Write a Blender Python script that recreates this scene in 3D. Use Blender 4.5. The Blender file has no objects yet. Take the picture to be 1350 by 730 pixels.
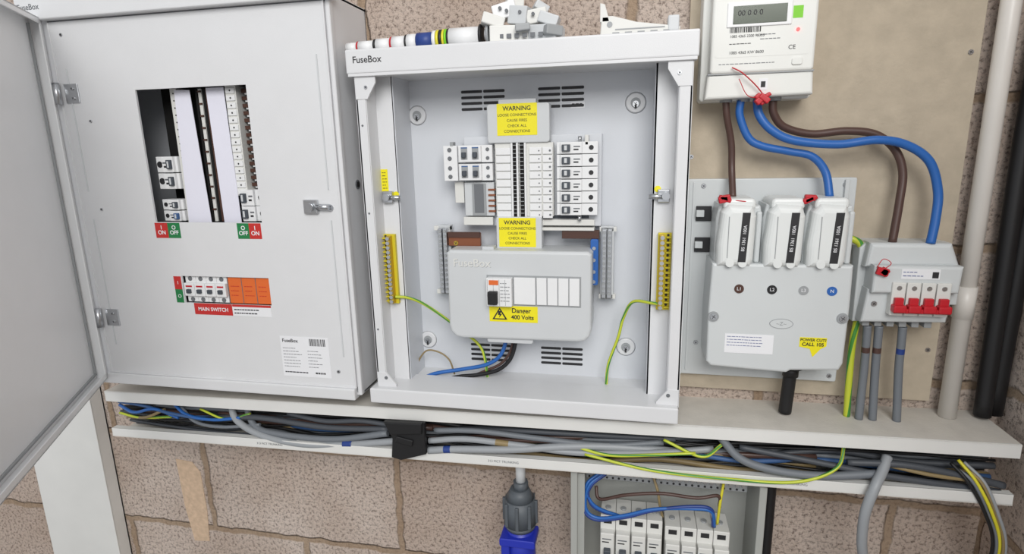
import bpy, bmesh, math, random
from mathutils import Vector, Matrix
random.seed(7)
Z0=1600.0
sc=bpy.context.scene
try:
    sc.view_settings.view_transform='Standard'
except Exception: pass
def V(x,z,d): return Vector((x/1000,-d/1000,(Z0+z)/1000))
def lin(c):
    return tuple(((v/255)/12.92 if v/255<=.04045 else ((v/255+.055)/1.055)**2.4) for v in c)+(1,)
MATS={}
def mat(name,rgb,rough=.5,metal=0,bump=0,scale=400,var=0,vscale=20,spec=.5,emis=None):
    if name in MATS: return MATS[name]
    m=bpy.data.materials.new(name); m.use_nodes=True; nt=m.node_tree; b=nt.nodes['Principled BSDF']
    b.inputs['Base Color'].default_value=lin(rgb); b.inputs['Roughness'].default_value=rough; b.inputs['Metallic'].default_value=metal
    b.inputs['Specular IOR Level'].default_value=spec
    tc=nt.nodes.new('ShaderNodeTexCoord')
    nz=nt.nodes.new('ShaderNodeTexNoise'); nz.inputs['Scale'].default_value=vscale; nz.inputs['Detail'].default_value=5
    nt.links.new(tc.outputs['Object'],nz.inputs['Vector'])
    mx=nt.nodes.new('ShaderNodeMix'); mx.data_type='RGBA'
    l=lin(rgb); v=var if var else .03
    mx.inputs[6].default_value=(l[0]*(1-v),l[1]*(1-v),l[2]*(1-v),1); mx.inputs[7].default_value=(min(1,l[0]*(1+v)),min(1,l[1]*(1+v)),min(1,l[2]*(1+v)),1)
    nt.links.new(nz.outputs[0],mx.inputs[0]); nt.links.new(mx.outputs[2],b.inputs['Base Color'])
    if bump:
        n2=nt.nodes.new('ShaderNodeTexNoise'); n2.inputs['Scale'].default_value=scale; n2.inputs['Detail'].default_value=3
        nt.links.new(tc.outputs['Object'],n2.inputs['Vector'])
        bp=nt.nodes.new('ShaderNodeBump'); bp.inputs['Strength'].default_value=bump; bp.inputs['Distance'].default_value=.001
        nt.links.new(n2.outputs[0],bp.inputs['Height']); nt.links.new(bp.outputs[0],b.inputs['Normal'])
    if emis:
        b.inputs['Emission Color'].default_value=lin(rgb); b.inputs['Emission Strength'].default_value=emis
    MATS[name]=m; return m
PC=mat('powder_coat_grey',(214,215,217),.34,bump=.15,scale=900,var=.03)
PC2=mat('powder_coat_back',(204,207,212),.33,bump=.15,scale=900,var=.03)
TRK=mat('trunking_white',(220,220,217),.4,bump=.1,scale=700,var=.05)
TRD=mat('trunking_white_dusty',(208,204,196),.6,bump=.4,scale=250,var=.16,vscale=30)
WH=mat('white_plastic',(226,227,228),.35)
WH2=mat('white_plastic_warm',(214,214,210),.4)
GP=mat('grey_plastic',(198,201,203),.4)
GP2=mat('mid_grey_plastic',(150,153,155),.45)
CUT=mat('cutout_grey',(200,204,205),.4,bump=.05)
CAR=mat('fuse_carrier_white',(218,221,220),.35)
DG=mat('dark_grey_plastic',(66,72,80),.5)
BK=mat('black_plastic',(22,22,24),.5)
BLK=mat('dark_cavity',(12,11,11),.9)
PAP=mat('paper',(222,222,234),.8)
YL=mat('label_yellow',(232,220,20),.5)
LW=mat('label_white',(228,229,232),.5)
RD=mat('red_plastic',(186,28,40),.4)
RDL=mat('label_red',(190,45,42),.5)
GN=mat('label_green',(28,120,66),.5)
GNB=mat('green_sticker',(120,200,30),.5)
OR=mat('orange_plastic',(218,105,46),.4)
INK=mat('ink_black',(35,35,38),.6)
INKG=mat('ink_grey',(105,108,112),.6)
MET=mat('zinc_metal',(200,202,205),.28,1)
BRS=mat('brass',(205,175,80),.35,1)
CU=mat('copper_bar',(150,95,70),.35,.7)
BRB=mat('brown_bar',(75,48,38),.45)
BLU=mat('cable_blue',(40,98,172),.38)
BLU2=mat('cable_blue_dark',(36,62,130),.45)
BLU3=mat('cable_blue_dull',(58,92,140),.5)
BRN=mat('cable_brown',(80,58,52),.42)
GRY=mat('cable_grey',(150,154,158),.45)
GRY2=mat('cable_grey_dark',(112,117,123),.5)
GRY3=mat('cable_grey_deep',(72,76,82),.5)
GRNc=mat('cable_green',(70,140,60),.4)
YELc=mat('cable_yellow',(216,206,50),.4)
YGc=mat('cable_lime',(190,200,58),.4)
BKc=mat('cable_black',(22,22,24),.5)
OLV=mat('cable_tan',(140,122,86),.5)
PVC=mat('pvc_pipe',(222,218,212),.35,var=.05)
SCR=mat('lcd_screen',(70,80,64),.2)
MTR=mat('meter_body',(222,223,219),.4)
YB=mat('earth_block_yellow',(206,190,40),.45)
BLB=mat('blue_terminal',(40,95,170),.4)
SOCK=mat('socket_grey',(84,90,96),.5)
SBLU=mat('socket_blue',(35,50,170),.4)
LED=mat('red_led',(255,60,60),.4,emis=3)

class G:
    def __init__(s,name,loc=(0,0,0),pivot=None):
        s.o=bpy.data.objects.new(name,None); s.o.empty_display_size=.05
        bpy.context.collection.objects.link(s.o)
        if pivot is not None: s.o.location=pivot
        s.inv=Matrix.Translation(-Vector(pivot)) if pivot is not None else Matrix()
    def add(s,name,me,mats):
        o=bpy.data.objects.new(name,me); bpy.context.collection.objects.link(o)
        for m in (mats if isinstance(mats,(list,tuple)) else [mats]): me.materials.append(m)
        o.parent=s.o; o.matrix_parent_inverse=s.inv
        return o
def box(g,name,x0,x1,z0,z1,d0,d1,m,bev=0,rot=0,rotv=None):
    bm=bmesh.new(); bmesh.ops.create_cube(bm,size=1)
    sx,sy,sz=abs(x1-x0)/1000,abs(d1-d0)/1000,abs(z1-z0)/1000
    bmesh.ops.scale(bm,vec=(sx,sy,sz),verts=bm.verts)
    if bev: bmesh.ops.bevel(bm,geom=bm.edges[:],offset=min(bev/1000,min(sx,sy,sz)*.45),segments=3,affect='EDGES',profile=.6)
    if rot: bmesh.ops.rotate(bm,cent=(0,0,0),matrix=Matrix.Rotation(rot,3,'Y'),verts=bm.verts)
    if rotv:
        for ax,a in rotv: bmesh.ops.rotate(bm,cent=(0,0,0),matrix=Matrix.Rotation(a,3,ax),verts=bm.verts)
    bmesh.ops.translate(bm,vec=V((x0+x1)/2,(z0+z1)/2,(d0+d1)/2),verts=bm.verts)
    me=bpy.data.meshes.new(name); bm.to_mesh(me); bm.free(); return g.add(name,me,m)
def prism(g,name,poly,d0,d1,m,bev=0,inset=0,seg=3):
    bm=bmesh.new(); vs=[bm.verts.new(V(x,z,d0)) for x,z in poly]; f=bm.faces.new(vs)
    r=bmesh.ops.extrude_face_region(bm,geom=[f]); nv=[v for v in r['geom'] if isinstance(v,bmesh.types.BMVert)]
    bmesh.ops.translate(bm,vec=(0,-(d1-d0)/1000,0),verts=nv)
    bmesh.ops.recalc_face_normals(bm,faces=bm.faces)
    if bev:
        es=[e for e in bm.edges if all(v in nv for v in e.verts)]
        bmesh.ops.bevel(bm,geom=es,offset=bev/1000,segments=seg,affect='EDGES',profile=.5)
    me=bpy.data.meshes.new(name); bm.to_mesh(me); bm.free(); return g.add(name,me,m)
def rr(x0,x1,z0,z1,r,n=5):
    if x0>x1: x0,x1=x1,x0
    if z0>z1: z0,z1=z1,z0
    p=[]
    for cx,cz,a in ((x1-r,z1-r,0),(x0+r,z1-r,90),(x0+r,z0+r,180),(x1-r,z0+r,270)):
        for i in range(n+1):
            t=math.radians(a+90*i/n); p.append((cx+r*math.cos(t),cz+r*math.sin(t)))
    return p
def cyl(g,name,x,z,d,r,L,axis,m,r2=None,seg=24,sz=1,tilt=0):
    bm=bmesh.new(); bmesh.ops.create_cone(bm,cap_ends=True,segments=seg,radius1=r/1000,radius2=(r if r2 is None else r2)/1000,depth=L/1000)
    M={'z':Matrix(),'y':Matrix.Rotation(math.pi/2,3,'X'),'x':Matrix.Rotation(math.pi/2,3,'Y')}[axis]
    if axis!='z': bmesh.ops.rotate(bm,cent=(0,0,0),matrix=M,verts=bm.verts)
    if tilt: bmesh.ops.rotate(bm,cent=(0,0,0),matrix=Matrix.Rotation(tilt,3,'Y'),verts=bm.verts)
    bmesh.ops.translate(bm,vec=V(x,z,d),verts=bm.verts)
    for f in bm.faces:
        if len(f.verts)==4: f.smooth=True
    me=bpy.data.meshes.new(name); bm.to_mesh(me); bm.free(); return g.add(name,me,m)
def spl(pts,sub):
    P=[V(*p) for p in pts]
    if len(P)==2: return [P[0].lerp(P[1],i/sub) for i in range(sub+1)]
    Q=[P[0]*2-P[1]]+P+[P[-1]*2-P[-2]]; out=[]
    for i in range(1,len(Q)-2):
        a,b,c,d=Q[i-1:i+3]
        for k in range(sub):
            t=k/sub
            out.append(.5*((2*b)+(c-a)*t+(2*a-5*b+4*c-d)*t*t+(3*b-a-3*c+d)*t**3))
    out.append(P[-1]); return out
def tube(g,name,pts,r,mats,sub=8,seg=12,stripe=None,twist=0,bands=None):
    P=spl(pts,sub); n=len(P); verts=[];faces=[];idx=[]
    up=Vector((0.3,1,.2)).normalized()
    for i,p in enumerate(P):
        t=(P[min(i+1,n-1)]-P[max(i-1,0)]).normalized()
        u=(up-t*up.dot(t)); 
        if u.length<1e-4: u=t.orthogonal()
        u.normalize(); up=u; w=t.cross(u)
        for k in range(seg):
            a=2*math.pi*k/seg+twist*i
            verts.append(p+(u*math.cos(a)+w*math.sin(a))*r/1000)
    for i in range(n-1):
        for k in range(seg):
            a=i*seg+k;b=i*seg+(k+1)%seg
            faces.append((a,b,b+seg,a+seg))
            mi=0
            if stripe: mi=1 if (k%6) in stripe else 0
            if bands:
                for lo,hi,bi in bands:
                    if lo<=i/(n-1)<=hi: mi=bi
            idx.append(mi)
    faces.append(tuple(range(seg))[::-1]); idx.append(0); faces.append(tuple((n-1)*seg+k for k in range(seg))); idx.append(0)
    me=bpy.data.meshes.new(name); me.from_pydata([tuple(v) for v in verts],[],faces)
    for p,mi in zip(me.polygons,idx): p.material_index=mi; p.use_smooth=len(p.vertices)==4
    me.update(); return g.add(name,me,mats)
def gy(g,name,pts,r,sub=8): return tube(g,name,pts,r,[YGc,GRNc],sub=sub,stripe=(0,1),twist=.12)
def text(g,body,x,z,d,size,m=INK,align='LEFT',name='lettering',rot=0,sx=1,bold=0):
    c=bpy.data.curves.new(name,'FONT'); c.body=body; c.size=size/1000; c.align_x=align; c.align_y='CENTER'; c.extrude=.00012; c.offset=bold/1000; c.space_line=.9
    o=bpy.data.objects.new(name,c); bpy.context.collection.objects.link(o); c.materials.append(m)
    o.location=V(x,z,d+.2); o.rotation_euler=(math.pi/2,rot,0); o.scale=(sx,1,1)
    o.parent=g.o; o.matrix_parent_inverse=g.inv; return o
def label(g,name,x0,x1,z0,z1,d,m): return box(g,name,x0,x1,z0,z1,d,d+.5,m)
def barcode(g,x0,x1,z0,z1,d):
    x=x0
    while x<x1-1:
        w=random.choice((.6,.9,1.4)); box(g,'barcode_line',x,x+w,z0,z1,d,d+.2,INK); x+=w+random.choice((.7,1,1.5))
def lines(g,x0,x1,z0,z1,n,d,m=INKG,h=1):
    for i in range(n):
        z=z1-(z1-z0)*(i+.5)/n; L=(x1-x0)*random.uniform(.6,1)
        x=x0
        while x<x0+L:
            w=random.uniform(2,6); box(g,'print_line',x,min(x+w,x1),z-h/2,z+h/2,d,d+.2,m); x+=w+1.1
def screw(g,x,z,d,r=4,m=MET):
    cyl(g,'screw_head',x,z,d+.7,r,2,'y',m); box(g,'screw_slot',x-r*.7,x+r*.7,z-.4,z+.4,d+1.5,d+1.9,INK,rot=.6); box(g,'screw_slot',x-.4,x+.4,z-r*.7,z+r*.7,d+1.5,d+1.9,INK,rot=.6)
def warn(g,x0,x1,z0,z1,d):
    label(g,'warning_label',x0,x1,z0,z1,d,YL); h=abs(z1-z0); cx=(x0+x1)/2
    text(g,'WARNING',cx,z1-h*.16,d+.5,h*.19,INK,'CENTER',bold=.15)
    for i,t in enumerate(('LOOSE CONNECTIONS','CAUSE FIRES','CHECK ALL','CONNECTIONS')):
        text(g,t,cx,z1-h*(.36+.17*i),d+.5,h*.12,INK,'CENTER')

# ------------------------------------------------ room
def surf(name,verts,m):
    me=bpy.data.meshes.new(name); me.from_pydata(verts,[],[(0,1,2,3)]); me.materials.append(m)
    o=bpy.data.objects.new(name,me); bpy.context.collection.objects.link(o); return o
def blockmat(name,axis='x'):
    m=bpy.data.materials.new(name); m.use_nodes=True; nt=m.node_tree; N=nt.nodes; L=nt.links; b=N['Principled BSDF']; b.inputs['Roughness'].default_value=.95; b.inputs['Specular IOR Level'].default_value=.15
    tc=N.new('ShaderNodeTexCoord'); sp=N.new('ShaderNodeSeparateXYZ'); L.new(tc.outputs['Object'],sp.inputs[0])
    cb=N.new('ShaderNodeCombineXYZ'); a=N.new('ShaderNodeMath'); a.inputs[1].default_value=.465+4.6; z=N.new('ShaderNodeMath'); z.inputs[1].default_value=-.983+.45*6
    L.new(sp.outputs[0 if axis=='x' else 1],a.inputs[0]); L.new(sp.outputs[2],z.inputs[0])
    wn=N.new('ShaderNodeTexNoise'); wn.inputs['Scale'].default_value=22; wn.inputs['Detail'].default_value=6; L.new(tc.outputs['Object'],wn.inputs['Vector'])
    ws=N.new('ShaderNodeMath'); ws.operation='MULTIPLY_ADD'; ws.inputs[1].default_value=.022; ws.inputs[2].default_value=-.011; L.new(wn.outputs[0],ws.inputs[0])
    a2=N.new('ShaderNodeMath'); z2=N.new('ShaderNodeMath'); L.new(a.outputs[0],a2.inputs[0]); L.new(ws.outputs[0],a2.inputs[1]); L.new(z.outputs[0],z2.inputs[0]); L.new(ws.outputs[0],z2.inputs[1])
    L.new(a2.outputs[0],cb.inputs[0]); L.new(z2.outputs[0],cb.inputs[1])
    br=N.new('ShaderNodeTexBrick'); br.inputs['Scale'].default_value=1; br.inputs['Brick Width'].default_value=.46; br.inputs['Row Height'].default_value=.225; br.inputs['Mortar Size'].default_value=.009; br.inputs['Mortar Smooth'].default_value=.5
    br.inputs['Color1'].default_value=lin((226,211,200)); br.inputs['Color2'].default_value=lin((212,194,181)); br.inputs['Mortar'].default_value=lin((188,166,144)); br.inputs['Bias'].default_value=-.2
    L.new(cb.outputs[0],br.inputs['Vector'])
    n1=N.new('ShaderNodeTexNoise'); n1.inputs['Scale'].default_value=150; n1.inputs['Detail'].default_value=6; n1.inputs['Roughness'].default_value=.75; L.new(tc.outputs['Object'],n1.inputs['Vector'])
    r1=N.new('ShaderNodeValToRGB'); r1.color_ramp.elements[0].position=.36; r1.color_ramp.elements[0].color=(.20,.165,.15,1); r1.color_ramp.elements[1].position=.51; r1.color_ramp.elements[1].color=(1,1,1,1); L.new(n1.outputs[0],r1.inputs[0])
    mx=N.new('ShaderNodeMix'); mx.data_type='RGBA'; mx.blend_type='MULTIPLY'; L.new(br.outputs['Color'],mx.inputs[6]); L.new(r1.outputs[0],mx.inputs[7])
    sf=N.new('ShaderNodeMath'); sf.operation='MULTIPLY_ADD'; sf.inputs[1].default_value=-.5; sf.inputs[2].default_value=.88; L.new(br.outputs['Fac'],sf.inputs[0]); L.new(sf.outputs[0],mx.inputs[0])
    n3=N.new('ShaderNodeTexNoise'); n3.inputs['Scale'].default_value=6; n3.inputs['Detail'].default_value=3; L.new(tc.outputs['Object'],n3.inputs['Vector'])
    r3=N.new('ShaderNodeValToRGB'); r3.color_ramp.elements[0].position=.3; r3.color_ramp.elements[0].color=(.80,.75,.71,1); r3.color_ramp.elements[1].position=.65; r3.color_ramp.elements[1].color=(1,1,1,1); L.new(n3.outputs[0],r3.inputs[0])
    mx2=N.new('ShaderNodeMix'); mx2.data_type='RGBA'; mx2.blend_type='MULTIPLY'; mx2.inputs[0].default_value=1; L.new(mx.outputs[2],mx2.inputs[6]); L.new(r3.outputs[0],mx2.inputs[7])
    L.new(mx2.outputs[2],b.inputs['Base Color'])
    h=N.new('ShaderNodeMath'); h.operation='MULTIPLY_ADD'; h.inputs[1].default_value=-1.2; L.new(br.outputs['Fac'],h.inputs[0]); L.new(n1.outputs[0],h.inputs[2])
    bp=N.new('ShaderNodeBump'); bp.inputs['Strength'].default_value=1; bp.inputs['Distance'].default_value=.006; L.new(h.outputs[0],bp.inputs['Height']); L.new(bp.outputs[0],b.inputs['Normal'])
    return m
BW=blockmat('blockwork'); BW2=blockmat('blockwork_return','y')
surf('wall_back',[(-2.6,0,0),(.59,0,0),(.59,0,2.7),(-2.6,0,2.7)],BW)
surf('wall_right',[(.59,0,0),(.59,-.9,0),(.59,-.9,2.7),(.59,0,2.7)],BW2)
FL=mat('concrete_floor',(140,136,130),.9,bump=.5,scale=60,var=.15)
surf('floor',[(-2.6,-3.5,0),(3,-3.5,0),(3,0,0),(-2.6,0,0)],FL)
g=G('buff_cut_brick'); prism(g,'brick_face',[(-1002,-672),(-960,-676),(-942,-700),(-940,-800),(-946,-878),(-986,-882),(-998,-790)],-4,1.2,mat('buff_brick',(202,176,150),.95,bump=1,scale=160,var=.3,vscale=90),.5)

# ------------------------------------------------ left board with door
g=G('distribution_board')
box(g,'body_side_right',-466,-462,-422,240,0,127,PC,1)
box(g,'body_side_left',-1012,-1008,-422,240,0,127,PC)
box(g,'body_top',-1012,-462,236,240,0,127,PC)
box(g,'body_bottom',-1012,-462,-422,-418,0,127,PC)
box(g,'body_back',-1012,-462,-422,240,0,3,PC2)
box(g,'front_lip_left',-1012,-984,-422,240,124,129,PC,1)
box(g,'front_lip_right',-468,-460,-422,240,118,130,PC,3)
box(g,'top_lip',-1030,-452,228,264,118,146,PC,3)
box(g,'bottom_lip',-1010,-470,-429,-408,112,138,PC,3)
def plate(x0,x1,z0,z1): box(g,'cover_plate',x0,x1,z0,z1,128,131.5,PC)
plate(-984,-830,-406,226); plate(-618,-468,-406,226); plate(-830,-618,110,226); plate(-830,-618,-212,-115); plate(-830,-618,-406,-262); plate(-830,-794,-262,-212)
box(g,'cover_edge_left',-985,-982,-406,226,130,133.5,PC,1); box(g,'cover_edge_right',-471,-468,-406,226,130,133.5,PC,1); box(g,'cover_edge_bottom',-985,-468,-408,-405,130,133.5,PC,1); box(g,'cover_seam_top',-985,-468,225,228,128,131,INKG)
for x in (-963,-489):
    for z0,z1 in ((-60,150),(-350,-110)):
        box(g,'cover_groove',x,x+2.2,z0,z1,131.4,133,GP,.8)
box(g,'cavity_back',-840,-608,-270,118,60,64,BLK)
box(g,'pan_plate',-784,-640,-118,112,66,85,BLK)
box(g,'terminal_strip_left',-783,-770,-118,112,85,108,WH2)
box(g,'terminal_strip_right',-672,-652,-70,112,85,112,WH2)
for i in range(15):
    z=104-12*i
    box(g,'terminal_cell',-671,-654,z-4.5,z+4.5,110,114,WH,1); cyl(g,'terminal_hole',-662,z,114,1.4,1,'y',INK)
    box(g,'brown_contact',-651,-641,z-3,z+3,85,100,BRB); box(g,'white_contact',-646,-636,z-6,z-3,85,98,WH)
    cyl(g,'terminal_hole',-777,z,108,1.3,1,'y',INK)
prism(g,'paper_strip',[(-770,109),(-740,108),(-731,-123),(-778,-121)],112,113,PAP)
prism(g,'paper_strip',[(-708,110),(-674,110),(-671,-122),(-705,-123)],112,113,PAP)
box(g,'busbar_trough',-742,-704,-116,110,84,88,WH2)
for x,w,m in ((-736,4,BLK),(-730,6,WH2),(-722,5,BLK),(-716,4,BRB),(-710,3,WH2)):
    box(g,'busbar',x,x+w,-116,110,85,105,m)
for i in range(11): box(g,'busbar_finger',-730,-724,104-20*i,107-20*i,105,107,BRB)
def mcbv(g,x0,x1,z0,z1,d0,n,tog=BK,front=18):
    w=(x1-x0)/n
    for i in range(n):
        a=x0+i*w
        box(g,'breaker_body',a+.3,a+w-.3,z0,z1,d0,d0+front-6,WH,1)
        box(g,'breaker_nose',a+.4,a+w-.4,z0+(z1-z0)*.25,z1-(z1-z0)*.25,d0+front-7,d0+front,WH,1)
        zc=(z0+z1)/2
        box(g,'toggle',a+w*.3,a+w*.7,zc-(z1-z0)*.13,zc+(z1-z0)*.02,d0+front-2,d0+front+4,tog,1)
        box(g,'toggle_print',a+w*.2,a+w*.8,zc+(z1-z0)*.1,zc+(z1-z0)*.16,d0+front,d0+front+.4,RD)
        for zz in (z0+(z1-z0)*.1,z1-(z1-z0)*.1): cyl(g,'terminal_screw',a+w/2,zz,d0+front-6,w*.2,1.2,'y',INKG,seg=12)
def mcbh(g,x0,x1,z0,z1,d0,flip=False,tog=BK,front=18,grip=True):
    L=x1-x0; s=(lambda t:x1-t*L) if flip else (lambda t:x0+t*L)
    def b(n,t0,t1,a,c,da,dc,m,bv=0):
        xa,xb=sorted((s(t0),s(t1))); box(g,n,xa,xb,a,c,da,dc,m,bv)
    h=z1-z0
    b('breaker_body',0,1,z0+.3,z1-.3,d0,d0+front-6,WH,.8)
    b('breaker_nose',.1,.62,z0+.5,z1-.5,d0+front-7,d0+front,WH,1)
    b('toggle',.14,.34,z0+h*.22,z0+h*.78,d0+front-2,d0+front+5,tog,1)
    if grip: b('toggle_grip',.2,.27,z0+h*.3,z0+h*.7,d0+front+4,d0+front+6,GP,.5)
    b('rating_print',.42,.58,z0+h*.55,z0+h*.65,d0+front,d0+front+.3,INKG)
    b('rating_print',.42,.54,z0+h*.3,z0+h*.42,d0+front,d0+front+.3,INK)
    cyl(g,'terminal_screw',s(.84),z0+h/2,d0+front-6,h*.2,1.4,'y',INK,seg=12)
for z0,z1 in ((-29,-1),(-58,-30),(-115,-96),(-95,-76)):
    mcbh(g,-828,-785,z0,z1,90,flip=True,tog=BLU3 if z1<-80 else DG,front=28)
for z0,z1 in ((-88,-60),(-115,-88)): mcbh(g,-668,-620,z0,z1,90,tog=DG,front=28)
for x0,x1,m,t in ((-833,-807,RDL,'I\nON'),(-807,-782,GN,'O\nOFF'),(-667,-644,GN,'O\nOFF'),(-644,-621,RDL,'I\nON')):
    label(g,'switch_label',x0,x1,-143,-116,131.5,m); text(g,t,(x0+x1)/2,-129,132,10,LW,'CENTER',bold=.2)
mcbv(g,-792,-706,-261,-213,110,4,tog=DG,front=22)
box(g,'surge_protector',-703,-619,-261,-213,100,128,OR,2)
for i in range(3): 
    box(g,'surge_module_gap',-703+28*i-.5,-702.5+28*i,-261,-213,128,128.6,INKG); lines(g,-698+28*i,-680+28*i,-250,-225,3,128.4,RDL)
label(g,'on_label',-811,-796,-237,-213,131.5,RDL); label(g,'off_label',-811,-796,-262,-237,131.5,GN)
text(g,'I',-803,-225,132,9,LW,'CENTER'); text(g,'O',-803,-250,132,9,LW,'CENTER')
label(g,'main_switch_label',-776,-698,-283,-262,131.5,RDL); text(g,'MAIN SWITCH',-737,-273,132,9.5,LW,'CENTER',bold=.15)
label(g,'surge_label',-697,-620,-283,-264,131.5,LW); lines(g,-694,-624,-281,-268,2,132,INK,2)
box(g,'surge_strip',-697,-620,-266,-262,131.5,132.2,RDL)
label(g,'data_label',-609,-515,-392,-317,131.5,LW); text(g,'FuseBox',-605,-325,132,9,INK,bold=.1); barcode(g,-552,-522,-333,-320,132)
lines(g,-605,-568,-376,-336,7,132); lines(g,-557,-530,-376,-340,6,132); lines(g,-605,-560,-388,-380,1,132,INK,2); lines(g,-545,-520,-388,-380,1,132,INK,3)
for z in (109,-296):
    box(g,'hinge_leaf',-972,-944,z-16,z+16,131,134,MET,1); cyl(g,'hinge_barrel',-982,z,140,6,36,'z',MET); box(g,'hinge_tab',-1000,-984,z-12,z+12,132,138,MET,1)
    screw(g,-955,z+8,134,3); screw(g,-955,z-8,134,3)
box(g,'catch_plate',-533,-508,-99,-76,131,138,MET,1.5); cyl(g,'catch_pin',-498,-88,137,5,22,'x',MET); cyl(g,'catch_knob',-521,-88,141,7,6,'y',MET); screw(g,-488,-90,131.5,6)
text(g,'FuseBox',-1024,248,146,13,INKG,bold=.1)
screw(g,-930,62,131.5,2.5); screw(g,-940,-92,131.5,2.5); screw(g,-500,-378,131.5,3); screw(g,-960,205,131.5,2.5)
cyl(g,'side_hole',-461.5,-55,80,8,1.5,'x',INKG); cyl(g,'side_hole_core',-460.8,-55,80,5,1.5,'x',BK)
ang=math.atan2(.85,.527)
ux,ud=math.cos(ang),math.sin(ang)
H=V(-990,0,136)
def doorbox(name,a0,a1,z0,z1,t0,t1,m,bev=0):
    bm=bmesh.new(); bmesh.ops.create_cube(bm,size=1)
    bmesh.ops.scale(bm,vec=((a1-a0)/1000,(t1-t0)/1000,(z1-z0)/1000),verts=bm.verts)
    if bev: bmesh.ops.bevel(bm,geom=bm.edges[:],offset=bev/1000,segments=2,affect='EDGES')
    bmesh.ops.translate(bm,vec=((a0+a1)/2000,(t0+t1)/2000,(z0+z1)/2000),verts=bm.verts)
    al=Vector((ux,-ud,0)); inn=Vector((ud,ux,0)); M=Matrix((al,inn,Vector((0,0,1)))).transposed().to_4x4()
    bmesh.ops.transform(bm,matrix=Matrix.Translation(H)@M,verts=bm.verts)
    bmesh.ops.recalc_face_normals(bm,faces=bm.faces)
    me=bpy.data.meshes.new(name); bm.to_mesh(me); bm.free(); return g.add(name,me,m)
DR=mat('door_powder_coat',(236,237,238),.3,bump=.15,scale=900,var=.03)
doorbox('door_skin',0,520,-418,232,-20,-18,DR,.5)
doorbox('door_rim_hinge',0,3,-418,232,-20,0,DR,.5); doorbox('door_rim_free',517,520,-418,232,-20,0,DR,.5)
doorbox('door_rim_bottom',0,520,-418,-415,-20,0,DR,.5); doorbox('door_rim_top',0,520,229,232,-20,0,DR,.5)
doorbox('door_return_bottom',0,520,-418,-406,-2,0,DR,.5); doorbox('door_return_hinge',0,12,-418,232,-2,0,DR,.5); doorbox('door_return_top',0,520,222,232,-2,0,DR,.5)
doorbox('door_seal',12,508,-406,-403,-18,-14,GP2); doorbox('door_seal_side',12,15,-406,222,-18,-14,GP2)
doorbox('door_lock',430,460,-440,-405,-42,-20,BK,6)

# ------------------------------------------------ middle board
g=G('distribution_board.001')
box(g,'back_panel',-430,80,-410,120,8,15,PC2)
box(g,'side_left',-432,-429,-412,120,0,122,PC); box(g,'side_right',77,80,-412,120,0,122,PC)
box(g,'top_panel',-432,80,117,121,0,122,PC); box(g,'bottom_panel',-432,80,-412,-408,0,122,PC)
box(g,'front_flange_left',-432,-416,-412,120,119,122,PC,.8); box(g,'front_flange_right',62,80,-412,120,119,122,PC,.8)
box(g,'inner_return_left',-418,-415,-408,118,85,120,PC,.5); box(g,'inner_return_right',61,64,-408,118,85,120,PC,.5)
box(g,'inner_step_left',-417,-385,-408,118,82,85,PC,.5); box(g,'inner_step_right',30,62,-408,118,82,85,PC,.5)
box(g,'step_return_left',-387,-384,-408,118,14,85,PC2); box(g,'step_return_right',30,33,-408,118,14,85,PC2)
box(g,'top_lid',-442,86,118,154,0,128,PC,3); box(g,'lid_lower_edge',-440,84,114,119,110,127,PC,1)
box(g,'bottom_lid',-442,79,-431,-404,60,136,PC,3)
for s,xc in ((1,-431),(-1,79)):
    prism(g,'corner_gusset',[(xc,-408),(xc+s*34,-408),(xc+s*34,-400),(xc+s*16,-378),(xc,-378)],119,123,PC,.5)
    prism(g,'corner_gusset',[(xc,118),(xc+s*34,118),(xc+s*34,104),(xc+s*19,80),(xc,80)],119,123,PC,.5)
    screw(g,xc+s*18,98,123,2.6); cyl(g,'gusset_hole',xc+s*16,-388,123.2,3,1,'y',INKG)
for z in (40,-100,-300): cyl(g,'flange_hole',-424,z,122,1.8,.6,'y',INKG)
text(g,'FuseBox',-430,138,128,14,INK,bold=.12)
for cx in (-290,-157):
    for cz in (97,-355):
        for r in range(4):
            for c in (0,39): prism(g,'vent_slot',rr(cx+c,cx+c+37,cz-9.5*r-4.6,cz-9.5*r,1.8,3),15,15.6,INK)
for x,z in ((-371,59),(2,67),(-374,-352),(-5,-348)):
    cyl(g,'mount_dimple',x,z,16,17,2,'y',PC,r2=14); cyl(g,'mount_recess',x,z,17,8,1.6,'y',GP2); screw(g,x,z-2,18,5,MET); box(g,'mount_keyhole',x-1.5,x+1.5,z-9,z-3,18,20.5,INK)
label(g,'code_label',-103,-80,62,72,15,LW); lines(g,-101,-82,63,71,2,15.5,INK)
box(g,'pan_frame',-282,-50,-130,20,15,38,PC2,1)
box(g,'frame_rail',-284,-232,-128,-114,30,50,WH2,1); box(g,'frame_rail',-150,-60,-128,-118,30,50,WH2,1)
box(g,'frame_rail_upper',-150,-60,-136,-131,30,54,WH2,1); box(g,'frame_slot',-140,-70,-117,-112,38,39,DG)
prism(g,'upper_shield',rr(-235,-132,8,70,5),40,60,GP,2); box(g,'upper_shield_tab',-216,-154,66,77,42,58,GP,2)
warn(g,-218,-152,20,70,60)
prism(g,'lower_shield',rr(-224,-146,-172,-112,4),40,62,GP,2); warn(g,-219,-156,-163,-114,62)
box(g,'residual_unit',-312,-288,-52,6,44,60,WH,1)
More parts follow.
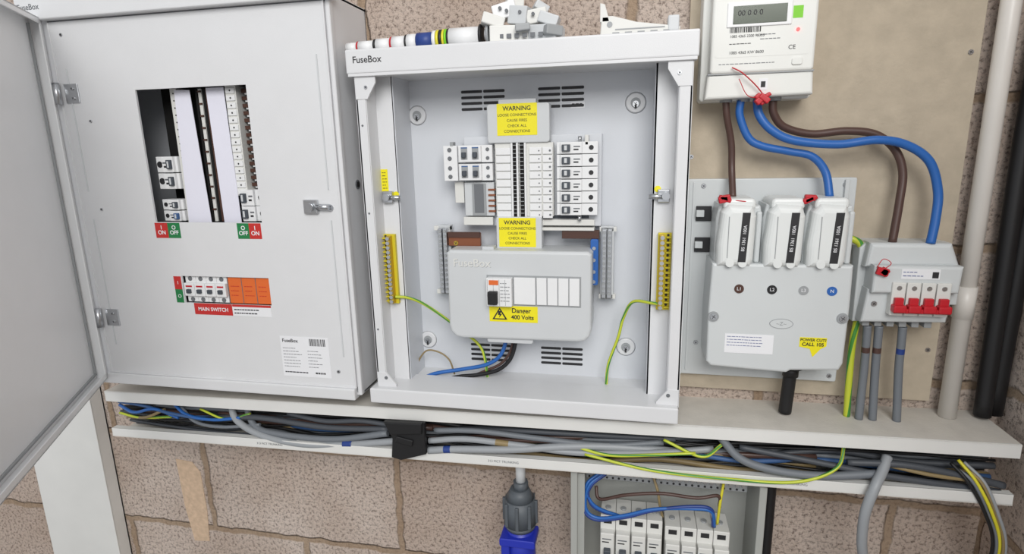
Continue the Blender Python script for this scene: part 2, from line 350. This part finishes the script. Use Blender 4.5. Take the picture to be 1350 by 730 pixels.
for k,(z0,z1) in enumerate(((-22,6),(-52,-24))):
    box(g,'breaker_body',-287,-228,z0,z1,44,58,WH,1); box(g,'breaker_nose',-284,-246,z0+1,z1-1,57,64,WH,1)
    for a in (-280,-261):
        box(g,'toggle_recess',a,a+11,z0+5,z1-5,63.6,64.4,GP2); box(g,'toggle',a+2,a+9,z0+8,z1-11,64,71,DG,1.5); box(g,'toggle_print',a,a+11,z1-5,z1-3,64,64.4,BLU3)
    for zz in (z0+7,z1-7): cyl(g,'breaker_terminal',-236,zz,58,3,2,'y',INKG,seg=14); cyl(g,'breaker_terminal',-301,zz,60,3.6,2,'y',INKG,seg=14)
box(g,'breaker_clip',-300,-294,4,12,46,60,GP2,1)
box(g,'empty_way',-280,-228,-112,-55,38,52,GP,2); box(g,'empty_way_side',-266,-242,-110,-57,52,54,GP2); box(g,'empty_way_window',-262,-246,-106,-58,54,55,INKG)
box(g,'incomer_link',-298,-282,-90,-54,40,48,WH2,1)
box(g,'pan_block',-224,-127,-112,8,40,56,WH2,1)
for i in range(9):
    z=1-13*i-6
    for x0,x1 in ((-222,-197),(-166,-146),(-144,-128)):
        box(g,'pan_cell',x0,x1,z-5.6,z+5.6,56,59,WH,1)
    cyl(g,'pan_screw',-132,z,59,1.8,1,'y',INKG,seg=10); cyl(g,'pan_screw',-150,z,59,1.2,1,'y',INKG,seg=10)
for x in (-194,-181): box(g,'busbar',x,x+6,-112,8,56,61,BLK)
for x in (-187,-174,-196): box(g,'busbar_comb',x,x+3,-112,8,56,62,WH)
for i in range(18): 
    box(g,'busbar_mark',-194,-175,4-6.5*i,5-6.5*i,61,61.6,GP2)
for i in range(5): box(g,'copper_stub',-238,-226,-66-9*i-3,-66-9*i,44,54,CU)
for i in range(6):
    z1=8-19.7*i; mcbh(g,-121,-55,z1-19.2,z1,44,tog=DG,front=20)
for z in (12,-115): cyl(g,'pan_stud',-84,z,55,3,8,'z',MET)
box(g,'side_bracket',-76,-70,2,18,40,58,WH2,1)
for x in (-332,-48):
    box(g,'neutral_bar_mount',x-2,x+20,-254,-130,25,42,GP,1)
    for c in (0,1):
        box(g,'neutral_bar',x+1+c*9,x+8+c*9,-250,-134,42,54,MET,1)
    for i in range(13):
        for c in (0,1): cyl(g,'neutral_screw',x+4.5+c*9,-139-8.6*i,55,2.6,2,'y',GP2,seg=12)
for z in (-135,-250):
    box(g,'neutral_tab',-342,-312,z-4,z+4,30,42,WH2,1); box(g,'neutral_tab',-52,-24,z-4,z+4,30,42,WH2,1)
box(g,'copper_link',-314,-256,-165,-142,40,48,CU,1); box(g,'copper_link_edge',-314,-256,-150,-140,48,52,BRB,1); screw(g,-300,-160,48,4,BRS)
box(g,'brown_link',-114,-52,-150,-136,40,50,BRB,1)
prism(g,'blue_link',rr(-66,-53,-228,-150,3),40,54,BLB,1)
for z in (-165,-185,-205,-222): cyl(g,'blue_link_screw',-60,z,55,3,2,'y',MET,seg=12)
prism(g,'switch_cover',[(-305,-170),(-299,-165),(-66,-165),(-61,-170),(-61,-296),(-64,-308),(-72,-316),(-84,-318),(-282,-320),(-294,-318),(-303,-309),(-306,-298)],30,90,GP,5)
box(g,'cover_tab',-245,-225,-166,-160,60,80,GP,1)
prism(g,'cover_foot',rr(-240,-160,-327,-316,4),40,84,GP,1)
text(g,'FuseBox',-294,-187,90,19,WH2,bold=.1); text(g,'FuseBox',-293.3,-187.7,89.85,19,GP2,bold=.1)  # grey offset copy paints the shade of the embossed letters
box(g,'module_recess',-236,-78,-258,-206,88,90.6,GP2,.5)
box(g,'blank_module',-189,-153,-255,-209,90,94,WH,1)
for i in range(4): box(g,'blank_module',-151+18*i,-151+18*i+16.6,-255,-209,90,93,WH,1)
box(g,'main_switch',-234,-191,-257,-209,90,104,WH,1.5)
for i in range(4): box(g,'switch_way',-232+10*i,-231.4+10*i,-255,-211,104,104.4,GP2)
box(g,'main_lever',-230,-214,-252,-230,103,114,BK,2); box(g,'switch_print',-229,-213,-220,-212,104,104.6,OR); lines(g,-210,-194,-250,-214,6,104.2)
label(g,'danger_label',-233,-150,-287,-259,90,YL); prism(g,'danger_triangle',[(-228,-283),(-202,-283),(-215,-262)],90.5,91,INK); prism(g,'danger_triangle_inner',[(-224,-281),(-206,-281),(-215,-266)],91,91.3,YL); prism(g,'danger_bolt',[(-217,-268),(-212,-268),(-214,-273),(-211,-273),(-216,-280),(-215,-275),(-218,-275)],91.3,91.6,INK)
text(g,'Danger',-178,-267,90.5,11,INK,'CENTER',bold=.2); text(g,'400 Volts',-176,-278.5,90.5,10,INK,'CENTER',bold=.2)
for x0,z0,z1 in ((-415,-261,-139),(42,-256,-133)):
    box(g,'earth_bar_base',x0-1,x0+20,z0,z1,85,92,YB,1)
    box(g,'earth_bar',x0+8 if x0<0 else x0+1,x0+15 if x0<0 else x0+8,z0+2,z1-2,92,102,BRS,1)
    n=15
    for i in range(n):
        z=z1-6-(z1-z0-12)*i/(n-1)
        cyl(g,'earth_screw',x0+(11 if x0<0 else 5),z,103,3.2,2.5,'y',MET,seg=12); box(g,'earth_rib',x0 if x0<0 else x0+11,x0+7 if x0<0 else x0+18,z-1,z+1,92,99,YB)
        cyl(g,'earth_hole',x0+(3.5 if x0<0 else 14),z+3,92.5,2,1,'y',INK,seg=8)
label(g,'earth_label',-415,-403,-67,-30,85,YL); lines(g,-413,-405,-64,-33,6,85.6,INK)
for x,s in ((-402,1),(48,-1)):
    box(g,'latch_plate',x-10,x+8,-86,-66,85,93,MET,1.5); cyl(g,'latch_pin',x+s*12,-77,92,4,22,'x',MET); cyl(g,'latch_knob',x-s*2,-76,96,6,6,'y',MET)
cyl(g,'earth_symbol',-390,-72,85.3,5,.8,'y',YL); cyl(g,'earth_symbol',38,-66,85.3,5,.8,'y',YL)
gy(g,'earth_wire',[(-400,-248,96),(-380,-252,85),(-355,-268,70),(-310,-308,52),(-268,-345,45),(-256,-372,45),(-252,-412,45)],2.6)
gy(g,'earth_wire',[(50,-246,100),(34,-246,90),(5,-252,65),(-10,-285,50),(-18,-320,48),(-34,-372,45),(-37,-412,45)],2.6)
tube(g,'blue_wire',[(-212,-300,50),(-215,-337,50),(-228,-366,50),(-255,-384,48),(-298,-394,50),(-345,-402,56),(-372,-412,60)],3.6,BLU)
tube(g,'black_wire',[(-195,-300,50),(-197,-336,50),(-208,-370,50),(-232,-392,50),(-269,-403,50),(-300,-407,52),(-325,-413,54)],3.6,BKc)
tube(g,'brown_wire',[(-204,-310,44),(-206,-350,44),(-225,-380,44),(-258,-398,44),(-284,-410,44)],2.6,BRN)
tube(g,'drain_wire',[(-387,-410,40),(-386,-388,42),(-369,-365,42),(-345,-366,42),(-326,-379,42),(-318,-400,42),(-316,-410,42)],1.6,OLV)

# ------------------------------------------------ items resting on the top
g=G('cable_marker_tape_rolls')
segs=[(WH,18),(RD,3),(WH,26),(BK,4),(WH,24),(RD,3),(WH,22),(BK,3),(WH,16),(BLU2,26),(WH,6),(YELc,5),(BK,5),(YELc,4),(GNB,4),(BK,3),(WH,48),(BK,4)]
x=-456
for m,w in segs:
    r=8.5+9*(x+456)/240; cyl(g,'tape_roll',x+w/2,154+r,88-8*(x+456)/240,r,w-.4,'x',m,seg=28); x+=w
cyl(g,'roll_core',-226,172,80,9,4,'x',WH); cyl(g,'roll_edge',-222,173,80,19,4,'x',GP2)
g=G('breaker_blanking_pile')
def pb(x,z,d,w,h,t,a,b=0,m=WH):
    box(g,'blanking_module',x-w/2,x+w/2,z-h/2,z+h/2,d-t/2,d+t/2,m,2,rotv=(('Y',a),('Z',b)))
pb(-190,168,80,60,24,40,0,.2,WH2); pb(-140,167,75,58,24,45,.05,-.2,GP); pb(-215,188,85,34,16,36,.3,.3,WH2); pb(-196,202,80,36,22,30,-.25,.1); pb(-172,194,84,30,26,26,.15,-.2,GP); pb(-150,192,78,32,20,30,-.2,.3,WH2); pb(-128,186,84,30,16,26,.35,0,GP); pb(-120,168,100,26,14,16,.1,.5,GP2); pb(-165,174,105,22,10,12,-.1,.2,GP2); pb(-182,214,76,26,12,20,.1,.4,WH2); pb(-142,206,74,22,12,20,.5,.4,GP)
for i in range(7): box(g,'module_slot',-214+12*i,-207+12*i,161,167,101,102.5,INKG)
for x,z in ((-200,204),(-190,200),(-170,197),(-150,193),(-214,190)): cyl(g,'module_hole',x,z,99,2.5,3,'y',INKG,seg=12)
g=G('terminal_cover')
prism(g,'cover_shell',[(-52,155),(60,155),(62,164),(40,168),(0,174),(-34,184),(-50,184)],60,95,WH2,2)
prism(g,'cover_end',[(-52,176),(-38,176),(-45,200),(-52,202)],60,95,WH2,.8)
box(g,'cover_hook',44,60,158,180,66,96,GP,3); box(g,'cover_groove',-30,40,164,165.5,95,95.8,GP2)
for i in range(5): box(g,'cover_slot',-34+18*i,-24+18*i,157,161,95,95.8,GP2)
cyl(g,'cover_hole',-38,172,95.3,4,1,'y',GP2)

# ------------------------------------------------ backing board
g=G('backing_board'); box(g,'panel',81,483,-418,700,0,12,mat('hardboard',(182,170,151),.85,bump=.6,scale=170,var=.2,vscale=40),1)
for x,z in ((470,120),(470,-330),(92,-20)): screw(g,x,z,12,3.5)

# ------------------------------------------------ meter
g=G('electricity_meter')
prism(g,'meter_base',rr(96,252,62,330,6),12,52,MTR,2)
prism(g,'meter_front',rr(106,246,98,330,5),50,80,MTR,4)
prism(g,'terminal_cover',[(101,63),(249,66),(247,100),(104,98)],40,76,MTR,4)
box(g,'cover_seam',104,247,97,99,60,78,GP2)
box(g,'display_bezel',126,212,160,193,79,82,WH,1.5); box(g,'display',134,205,164,188,81,82.6,SCR,.5); text(g,'00 0 0 0',140,178,82.7,10,INK)
label(g,'approval_sticker',213,226,168,184,80,GNB)
barcode(g,131,172,153,161,81)
text(g,'1085 4365 2200 98305',131,148,80.4,5,INK); text(g,'CE',210,130,80.4,8,INK); text(g,'1085 4365 KW 8600',131,126,80.4,5.5,INK); lines(g,131,165,134,142,1,80.4,INK); lines(g,172,200,140,152,2,80.4,INKG); lines(g,118,200,108,114,1,80,INKG)
prism(g,'meter_button',rr(216,230,106,116,3),79,82,MTR,1)
prism(g,'meter_window',rr(112,238,120,198,4),79.6,80.3,MTR)
cyl(g,'pulse_led',221,153,80.9,2.4,1.5,'y',LED)
label(g,'warning_symbol',175,187,74,90,76,LW); box(g,'warning_print',178,184,78,86,76.5,77,INK)
for x in (135,160,182,204): cyl(g,'cable_entry',x,64,50,9,8,'z',GP2)
for i in range(7): box(g,'red_seal',177+random.uniform(-5,7),184+random.uniform(-5,7),59+random.uniform(-7,7),66+random.uniform(-7,7),76,84+random.uniform(0,5),RD,2,rot=random.uniform(-1,1))
tube(g,'seal_wire',[(184,64,80),(170,80,84),(150,98,86),(136,106,84)],.9,RD); tube(g,'seal_wire',[(184,64,80),(160,66,86),(146,90,86)],.6,RD)

def tail(name,pts,r,m,**k):
    gg=G(name); tube(gg,'sheath',pts,r,m,sub=10,seg=16,**k)
tail('brown_meter_tail',[(135,62,50),(138,40,48),(148,0,40),(151,-40,40),(152,-82,60)],5.2,BRN)
tail('blue_meter_tail',[(156,62,52),(156,40,52),(170,8,52),(190,-5,52),(230,-14,50),(262,-22,50),(282,-45,52),(289,-82,60)],5.8,BLU)
tail('blue_meter_tail',[(178,62,56),(182,40,60),(200,18,62),(232,2,62),(292,-5,60),(345,0,58),(385,-8,55),(418,-32,54),(434,-75,54),(434,-115,58),(430,-150,62)],6.2,BLU)
tail('brown_meter_tail',[(202,62,48),(205,42,46),(222,22,42),(262,11,38),(310,14,36),(350,8,36),(378,-15,38),(390,-48,42),(388,-90,48),(382,-150,56)],5.8,BRN)

# ------------------------------------------------ service cutout
g=G('service_cutout')
prism(g,'back_plate',rr(82,336,-388,-55,3),12,26,CUT,1.5)
box(g,'plate_edge_left',82,90,-386,-57,26,34,CUT,1.5)
box(g,'plate_rib',318,324,-170,-58,26,32,CUT,1); box(g,'plate_rib',96,99,-380,-60,26,28,CUT,.5)
for z in (-110,-161):
    box(g,'slot_hook',102,126,z-12,z+12,26,30,INK,1); box(g,'slot_hook_tab',102,114,z-5,z+6,29,36,CUT,1)
for x,z in ((112,-330),(112,-66),(320,-66),(325,-378)): cyl(g,'plate_hole',x,z,26.2,4,.8,'y',GP2); screw(g,x,z,26,3)
for i,(x0,x1) in enumerate(((126,192),(193,251),(252,318))):
    prism(g,'fuse_housing',[(x0,-182),(x1,-182),(x1+1,-110),(x1-3,-92),(x0+4,-90),(x0,-112)],26,82,CUT,4)
    prism(g,'fuse_carrier',[(x0+2,-182),(x0+50,-182),(x0+54,-172),(x0+55,-106),(x0+49,-90),(x0+14,-88),(x0+5,-100),(x0+1,-150)],72,106,CAR,12,seg=5)
    prism(g,'carrier_cap',rr(x0+8,x0+54,-98,-80,7),36,96,CAR,5)
    prism(g,'fuse_label',[(x0+31,-174),(x0+42,-174),(x0+45,-100),(x0+34,-100)],105.8,106.6,INK)
    text(g,'BS 1361  100A',x0+38,-138,106.7,6.5,LW,'CENTER',rot=-math.pi/2+.05)
    box(g,'carrier_groove',x0+15,x0+16.2,-168,-106,105.6,106.4,GP2)
    if x1-x0>60: box(g,'carrier_side',x0+57,x1-1,-178,-100,60,88,CUT,4)
    cyl(g,'carrier_foot',x0+20,-176,104,6,5,'y',CAR); cyl(g,'carrier_foot',x0+38,-176,104,6,5,'y',CAR)
prism(g,'terminal_cover',[(122,-178),(319,-178),(320,-240),(319,-330),(314,-341),(246,-345),(240,-349),(186,-347),(128,-344),(121,-337),(120,-250)],26,98,CUT,4)
for x,z in ((128,-262),(311,-258)):
    cyl(g,'cover_screw_boss',x,z,98,8,4,'y',GP2); screw(g,x,z,100,5)
for x,m,t in ((163,BRB,'L1'),(210,BK,'L2'),(254,GP2,'L3'),(293,BLB,'N')):
    cyl(g,'phase_dot',x,-217,98.3,7,1,'y',m); text(g,t,x,-217,98.8,7,LW,'CENTER')
def ring(x,z,d,a,b,w,m,nm):
    prism(g,nm,[(x+a*math.cos(t*math.pi/16),z+b*math.sin(t*math.pi/16)) for t in range(32)],d,d+.5,m); prism(g,nm+'_inner',[(x+(a-w)*math.cos(t*math.pi/16),z+(b-w)*math.sin(t*math.pi/16)) for t in range(32)],d+.5,d+.8,CUT)
ring(227,-270,98,17,8,1,GP2,'logo_oval'); text(g,'~Z~',227,-270,98.8,8,GP2,'CENTER')
label(g,'notice_label',147,218,-320,-289,98,LW); lines(g,150,214,-310,-291,4,98.6,BLU2,.8)
prism(g,'power_cut_label',[(255,-290),(293,-290),(293,-303),(285,-308),(275,-321),(270,-308),(255,-305)],98,98.5,YL); text(g,'POWER CUT?',274,-294,98.6,6,INK,'CENTER',bold=.1); text(g,'CALL 105',274,-301,98.6,7.5,INK,'CENTER',bold=.15)
for x in (136,253): 
    for i in range(5): box(g,'red_seal',x-6+random.uniform(-4,2),x+6+random.uniform(-2,4),-83+random.uniform(-4,2),-79+random.uniform(-2,4),88,97,RD,2,rot=random.uniform(-.5,.5))
tube(g,'seal_wire',[(137,-82,92),(160,-84,96),(172,-86,92)],.8,RD)
cyl(g,'cable_gland',258,-352,55,17,8,'z',BK); cyl(g,'cable_gland_neck',258,-362,55,12,16,'z',BK)
tube(g,'service_cable',[(258,-356,55),(257,-395,53),(256,-436,50)],10,BKc)
gg=G('earth_cable'); gy(gg,'sheath',[(324,-146,40),(336,-149,42),(346,-160,42),(353,-200,42),(354,-250,42),(349,-310,42),(349,-370,44),(351,-440,46)],5.2,10)

# ------------------------------------------------ isolator
g=G('isolator_switch')
prism(g,'isolator_back',[(342,-276),(462,-272),(470,-190),(472,-182),(458,-150),(350,-150),(341,-160)],12,50,CUT,2)
prism(g,'upper_cover',[(345,-186),(471,-184),(457,-149),(349,-149)],40,68,CUT,6)
prism(g,'middle_body',[(352,-222),(466,-220),(468,-180),(352,-180)],45,84,CUT,4)
prism(g,'lower_body',[(345,-270),(460,-267),(464,-216),(350,-218)],40,74,CUT,4)
box(g,'label',388,438,-199,-184,84,84.6,LW); lines(g,390,420,-197,-186,2,84.7,BLU2); box(g,'qr_code',428,436,-197,-188,84.6,85,INK)
for i in range(4):
    x=386+19.5*i
    box(g,'switch_way',x-9,x+9,-254,-204,72,88,WH2,1.5); box(g,'red_lever',x-8.5,x+8.5,-247,-236,86,100,RD,2.5); box(g,'lever_stem',x-6,x+6,-238,-226,88,94,RD,1.5); cyl(g,'way_screw',x,-212,88.4,3.4,1,'y',MET,seg=12)
box(g,'lever_bar',378,453,-248,-241,90,98,RD,2)
box(g,'isolator_side_clip',456,472,-240,-196,30,70,CUT,2)
for i in range(6): box(g,'gland_slot',352+17*i,362+17*i,-279,-270,30,62,GP2,1)
for i in range(4): box(g,'red_seal',358+random.uniform(-5,5),366+random.uniform(-5,5),-194,-184+random.uniform(-2,2),84,90,RD,1.5,rot=random.uniform(-1,1))
tube(g,'seal_wire',[(362,-186,86),(372,-176,86),(362,-170,84),(354,-182,86)],.6,RD)
screw(g,360,-240,74,4)
for x0,x1,bm_ in ((362,366,BRN),(378,386,BRN),(411,421,BLU2)):
    gg=G('grey_cable'); tube(gg,'sheath',[(x0,-280,56),(x0+1,-310,56),(x0+3,-350,54),(x1,-440,54)],6.0,[GRY2,bm_],sub=14,seg=16,bands=[(.36,.46,1)])

# ------------------------------------------------ pipes right
g=G('pvc_conduit'); cyl(g,'pipe',503,130,28,12.5,1130,'z',PVC,seg=32); cyl(g,'coupler',503,-245,28,14,50,'z',PVC,seg=32)
g=G('black_armoured_cable'); tube(g,'sheath',[(548,600,26),(548,200,26),(546,0,26),(549,-200,26),(552,-430,28)],12,BKc,sub=10,seg=16)
tube(g,'corner_gap_shade',[(572,600,16),(572,0,16),(572,-430,16)],14,BKc,sub=10,seg=16)  # black tube added to stand in for the shade in the corner gap

# ------------------------------------------------ trunking
piv=(-.096,0,(Z0-445)/1000)
g=G('cable_trunking',pivot=piv)
X0,X1=-1034,561; T=-445; B=-544
box(g,'top_plate',X0,X1,T-2,T,0,113,TRD); box(g,'bottom_plate',X0,X1,B,B+2,0,113,TRD); box(g,'back_plate',X0,X1,B,T,0,2,GP2)
box(g,'top_lip',X0,X1,T-22,T+.3,110,113,TRK,.8); box(g,'bottom_lip',X0,X1,B,B+18,110,113,TRK,.8)
box(g,'top_lip_return',X0,X1,T-22,T-20,100,112,TRK); box(g,'bottom_lip_return',X0,X1,B+16,B+18,100,112,TRK)
box(g,'end_left',X0,X0+2,B,T,0,40,TRK)
for x in (-700,-240,225): text(g,'313 MCT TRUNKING',x,B+9,113,6,INKG)
cols=[GRY3,GRY2,BKc,BLU3,BKc,BRN,GRY3,BKc,GRY3,BLU2,OLV,BKc,GRY2,GRNc]
for i in range(64):
    m=cols[i%len(cols)]; r=random.choice((2.2,2.8,3.2,4.2,5.2)); pts=[]
    db=random.uniform(15,88); zb=random.uniform(B+9,T-44); xe=random.choice((550,550,300,80,-350)); xs=random.choice((-1025,-1025,-800,-300))
    if xe-xs<300: xe=550
    n=int((xe-xs)/110)
    for k in range(n+1):
        x=xs+(xe-xs)*k/n; zz=zb+random.uniform(-9,9); zz=min(max(zz,B+r+3),T-26); pts.append((x,zz,min(max(db+random.uniform(-10,10),8),94)))
    tube(g,'cable',pts,r,m,sub=5,seg=8)
def hc(nm,pts,r,m,bands=None,mats=None):
    tube(g,nm,pts,r,mats or m,sub=9,seg=12,bands=bands)
hc('grey_cable',[(-770,-462,80),(-750,-496,98),(-690,-522,106),(-600,-533,108),(-500,-526,106),(-410,-512,108)],6.5,GRY)
hc('grey_cable',[(-745,-466,74),(-712,-508,96),(-650,-518,104),(-540,-520,104),(-430,-500,104)],6,GRY2)
hc('grey_cable',[(-800,-500,90),(-700,-490,96),(-560,-500,98),(-430,-495,98)],5.5,GRY3)
hc('grey_cable',[(-640,-480,90),(-560,-488,96),(-480,-482,98),(-400,-490,98)],4.5,GRY3)
hc('grey_cable',[(-350,-524,112),(-300,-518,112),(-200,-512,110),(-100,-502,104),(-20,-500,98),(80,-505,90)],6.5,None,bands=[(.12,.17,1)],mats=[GRY,BLU2])
hc('grey_cable',[(-350,-508,106),(-280,-500,106),(-180,-505,106),(-80,-512,104),(40,-505,100),(140,-495,92)],5.5,None,bands=[(.3,.35,1)],mats=[GRY,OLV])
hc('grey_cable',[(-340,-490,100),(-260,-486,100),(-160,-492,100),(-40,-498,98),(60,-490,90)],5,GRY2)
hc('grey_cable',[(150,-470,100),(180,-500,108),(230,-515,110),(300,-520,108),(380,-512,104)],6.5,GRY2)
hc('grey_cable',[(340,-500,96),(420,-496,100),(500,-508,100),(555,-520,98)],5.5,GRY3)
hc('grey_cable',[(180,-488,92),(280,-500,98),(400,-516,102),(550,-530,100)],5,GRY3)
for q in ([(-90,-500,104),(-30,-508,112),(40,-500,116),(110,-496,108)],[(-70,-512,108),(40,-528,116),(160,-532,118),(260,-530,116),(320,-505,110),(336,-470,90)],[(60,-480,100),(120,-500,110),(150,-478,108)]):
    gy(g,'earth_core',q,2.6,9)
for q,m in (([(-1028,-485,90),(-980,-492,104),(-930,-482,104),(-880,-500,100)],BLU),([(-1028,-478,90),(-960,-478,100),(-900,-488,104),(-820,-500,100)],BLU3),([(-900,-470,90),(-860,-492,100),(-800,-498,102),(-740,-492,98)],BLU),([(-880,-480,90),(-840,-505,102),(-780,-512,102),(-700,-505,96)],GRY2),([(400,-500,98),(460,-508,104),(540,-515,100)],OLV)): hc('core',q,3.2,m)
gy(g,'earth_core',[(-1025,-500,96),(-970,-505,100),(-900,-500,98)],2.6); gy(g,'earth_core',[(-830,-480,96),(-770,-496,100),(-720,-484,94)],2.4)
hc('tan_core',[(-1000,-510,90),(-950,-500,106),(-910,-484,100)],3,OLV)
hc('brown_core',[(-420,-515,90),(-150,-500,96),(-60,-506,100)],3,BRN)
for x in (-520,): hc('core_band',[(x,-526.5,106.5),(x+18,-525.5,106.5)],7,BLU2)
g.o.rotation_euler=(0,-.0158,0)
g=G('black_cable_bracket')
prism(g,'bracket_body',[(-424,-472),(-392,-478),(-350,-470),(-350,-530),(-398,-546),(-416,-542),(-412,-505)],114,124,BK,2)
prism(g,'bracket_tab',[(-424,-470),(-352,-468),(-354,-488),(-412,-494)],120,130,BK,2); box(g,'bracket_foot',-404,-372,-512,-500,120,128,BK,2,rot=.2)
g=G('hanging_grey_cable'); tube(g,'sheath',[(398,-480,92),(388,-496,106),(372,-518,124),(362,-560,128),(364,-610,124),(372,-660,118),(374,-790,115)],7.5,GRY,sub=10,seg=16)
g=G('hanging_core_bundle')
for i,(m,o) in enumerate(((YELc,0),(GRY,8),(BKc,-9),(OLV,5),(GRY2,-4))):
    tube(g,'core',[(492+o,-474-i*3,96),(512+o*1.3,-500,112),(535+o,-545,119-i*1),(556+o,-600,112),(562+o*1.2,-680,100),(562+o,-800,100)],2.4,m,sub=8,seg=10)

# ------------------------------------------------ vertical trunking
g=G('vertical_trunking')
box(g,'cover',-1370,-1172,-1600,-380,28,32,TRK,1.5); box(g,'side_right',-1176,-1172,-1600,-380,0,30,TRK); box(g,'side_left',-1370,-1366,-1600,-380,0,30,TRK); box(g,'back',-1370,-1172,-1600,-380,0,3,TRK)

# ------------------------------------------------ industrial socket
g=G('industrial_socket')
cyl(g,'conduit_drop',-188,-574,75,9,68,'z',GP,seg=24)
cyl(g,'gland',-188,-604,75,14,18,'z',SOCK,seg=8)
cyl(g,'socket_neck',-190,-620,75,27,22,'z',SOCK,r2=17); cyl(g,'socket_body',-190,-655,75,30,52,'z',SOCK,r2=28); cyl(g,'socket_rim',-190,-684,75,27,10,'z',SOCK,r2=31)
for a in range(8):
    t=a*math.pi/4; box(g,'grip_rib',-190+30*math.cos(t)-3,-190+30*math.cos(t)+3,-678,-632,75+30*math.sin(t)-3,75+30*math.sin(t)+3,SOCK,1.5)
cyl(g,'blue_plug',-190,-735,75,30,100,'z',SBLU,r2=25); box(g,'blue_lid',-222,-206,-760,-700,80,104,SBLU,3); prism(g,'plug_flange',rr(-224,-158,-712,-696,4),60,108,SBLU,2)

# ------------------------------------------------ lower consumer unit
g=G('small_consumer_unit')
CU_=mat('lower_box_grey',(164,166,162),.5,var=.08)
box(g,'box_back',-92,226,-790,-550,0,6,CU_); box(g,'box_left',-94,-82,-790,-550,0,98,CU_,2); box(g,'box_right',216,228,-790,-550,0,98,CU_,2)
box(g,'box_rim_left',-84,-70,-790,-560,84,90,CU_,1)
box(g,'terminal_rail',-70,205,-585,-566,20,60,GP2,1)
for i in range(26): cyl(g,'rail_screw',-64+10.5*i,-573,61,3.2,3,'y',MET,seg=10); cyl(g,'rail_hole',-64+10.5*i,-581,60.5,2,1,'y',INK,seg=8)
for x0,n in ((-42,4),(70,4)):
    for i in range(n):
        a=x0+27*i; dz=-8 if x0>0 else 0
        box(g,'breaker_body',a,a+26.4,-790,-642+dz,30,84,WH2,1.5); box(g,'breaker_nose',a+1,a+25,-790,-668+dz,82,98,WH2,2)
        box(g,'terminal_mouth',a+6,a+20,-657+dz,-648+dz,83.5,84.5,INK); cyl(g,'terminal_screw',a+13,-641+dz,60,5,4,'z',GP2,seg=12)
        box(g,'breaker_text',a+4,a+20,-680+dz,-678+dz,98,98.4,INKG); box(g,'breaker_text',a+4,a+16,-686+dz,-684+dz,98,98.4,INK); box(g,'lever',a+7,a+19,-716,-696,97,108,DG,2)
for k in range(4):
    o=k*4
    if k<2: q=[(-34-o,-570,66),(-60-o,-590,78+k*2),(-72+o,-630,86),(-50+o,-648+o,90),(0,-636+o,92),(50,-616+o/2,92),(110,-603-o,90),(144,-606-o,88),(150+o*.5,-644,80)]
    else: q=[(-34-o,-570,66),(-56-o,-590,78),(-64+o,-625,84),(-30+o*3,-650,75)]
    tube(g,'blue_core',q,3.0,BLU if k%2 else BLU2,sub=7,seg=10)
tube(g,'brown_core',[(-52,-600,60),(-44,-618,72),(0,-600,80),(60,-590,80),(120,-592,80),(156,-588,74),(160,-612,70)],3.0,BRN)
for q in ([(48,-568,66),(56,-590,76),(60,-615,76),(66,-645,66)],[(165,-568,66),(160,-600,74),(158,-645,70)]): tube(g,'yellow_core',q,2.4,OLV if q[0][0]<100 else YELc,sub=7,seg=10)
g=G('black_supply_cable'); tube(g,'sheath',[(241,-552,60),(241,-640,60),(240,-1000,60),(240,-1600,60)],10,BKc)

# ------------------------------------------------ camera
f=756.
ez=Vector((-75,3365,756)).normalized(); ex=Vector((3665,-88,756)).normalized(); ey=ez.cross(ex).normalized(); ex=ey.cross(ez)
R=Matrix((ex,ey,ez))
cam=bpy.data.cameras.new('camera'); cam.sensor_width=36; cam.lens=36*f/1350; cam.clip_start=.01
co=bpy.data.objects.new('camera',cam); bpy.context.collection.objects.link(co)
co.matrix_world=Matrix.Translation((0,-1,Z0/1000))@R.to_4x4(); sc.camera=co

# ------------------------------------------------ light
w=bpy.data.worlds.new('world'); sc.world=w; w.use_nodes=True; bg=w.node_tree.nodes['Background']; bg.inputs[0].default_value=(.95,.97,1,1); bg.inputs[1].default_value=.68
def area(name,loc,tgt,sx,sy,e,col):
    l=bpy.data.lights.new(name,'AREA'); l.shape='RECTANGLE'; l.size=sx; l.size_y=sy; l.energy=e; l.color=col
    o=bpy.data.objects.new(name,l); bpy.context.collection.objects.link(o); o.location=loc; o.rotation_euler=(Vector(tgt)-Vector(loc)).to_track_quat('-Z','Y').to_euler()
area('doorway_daylight',(.5,-2.8,3.0),(-.2,0,1.5),2.0,1.4,76,(1,.985,.96))
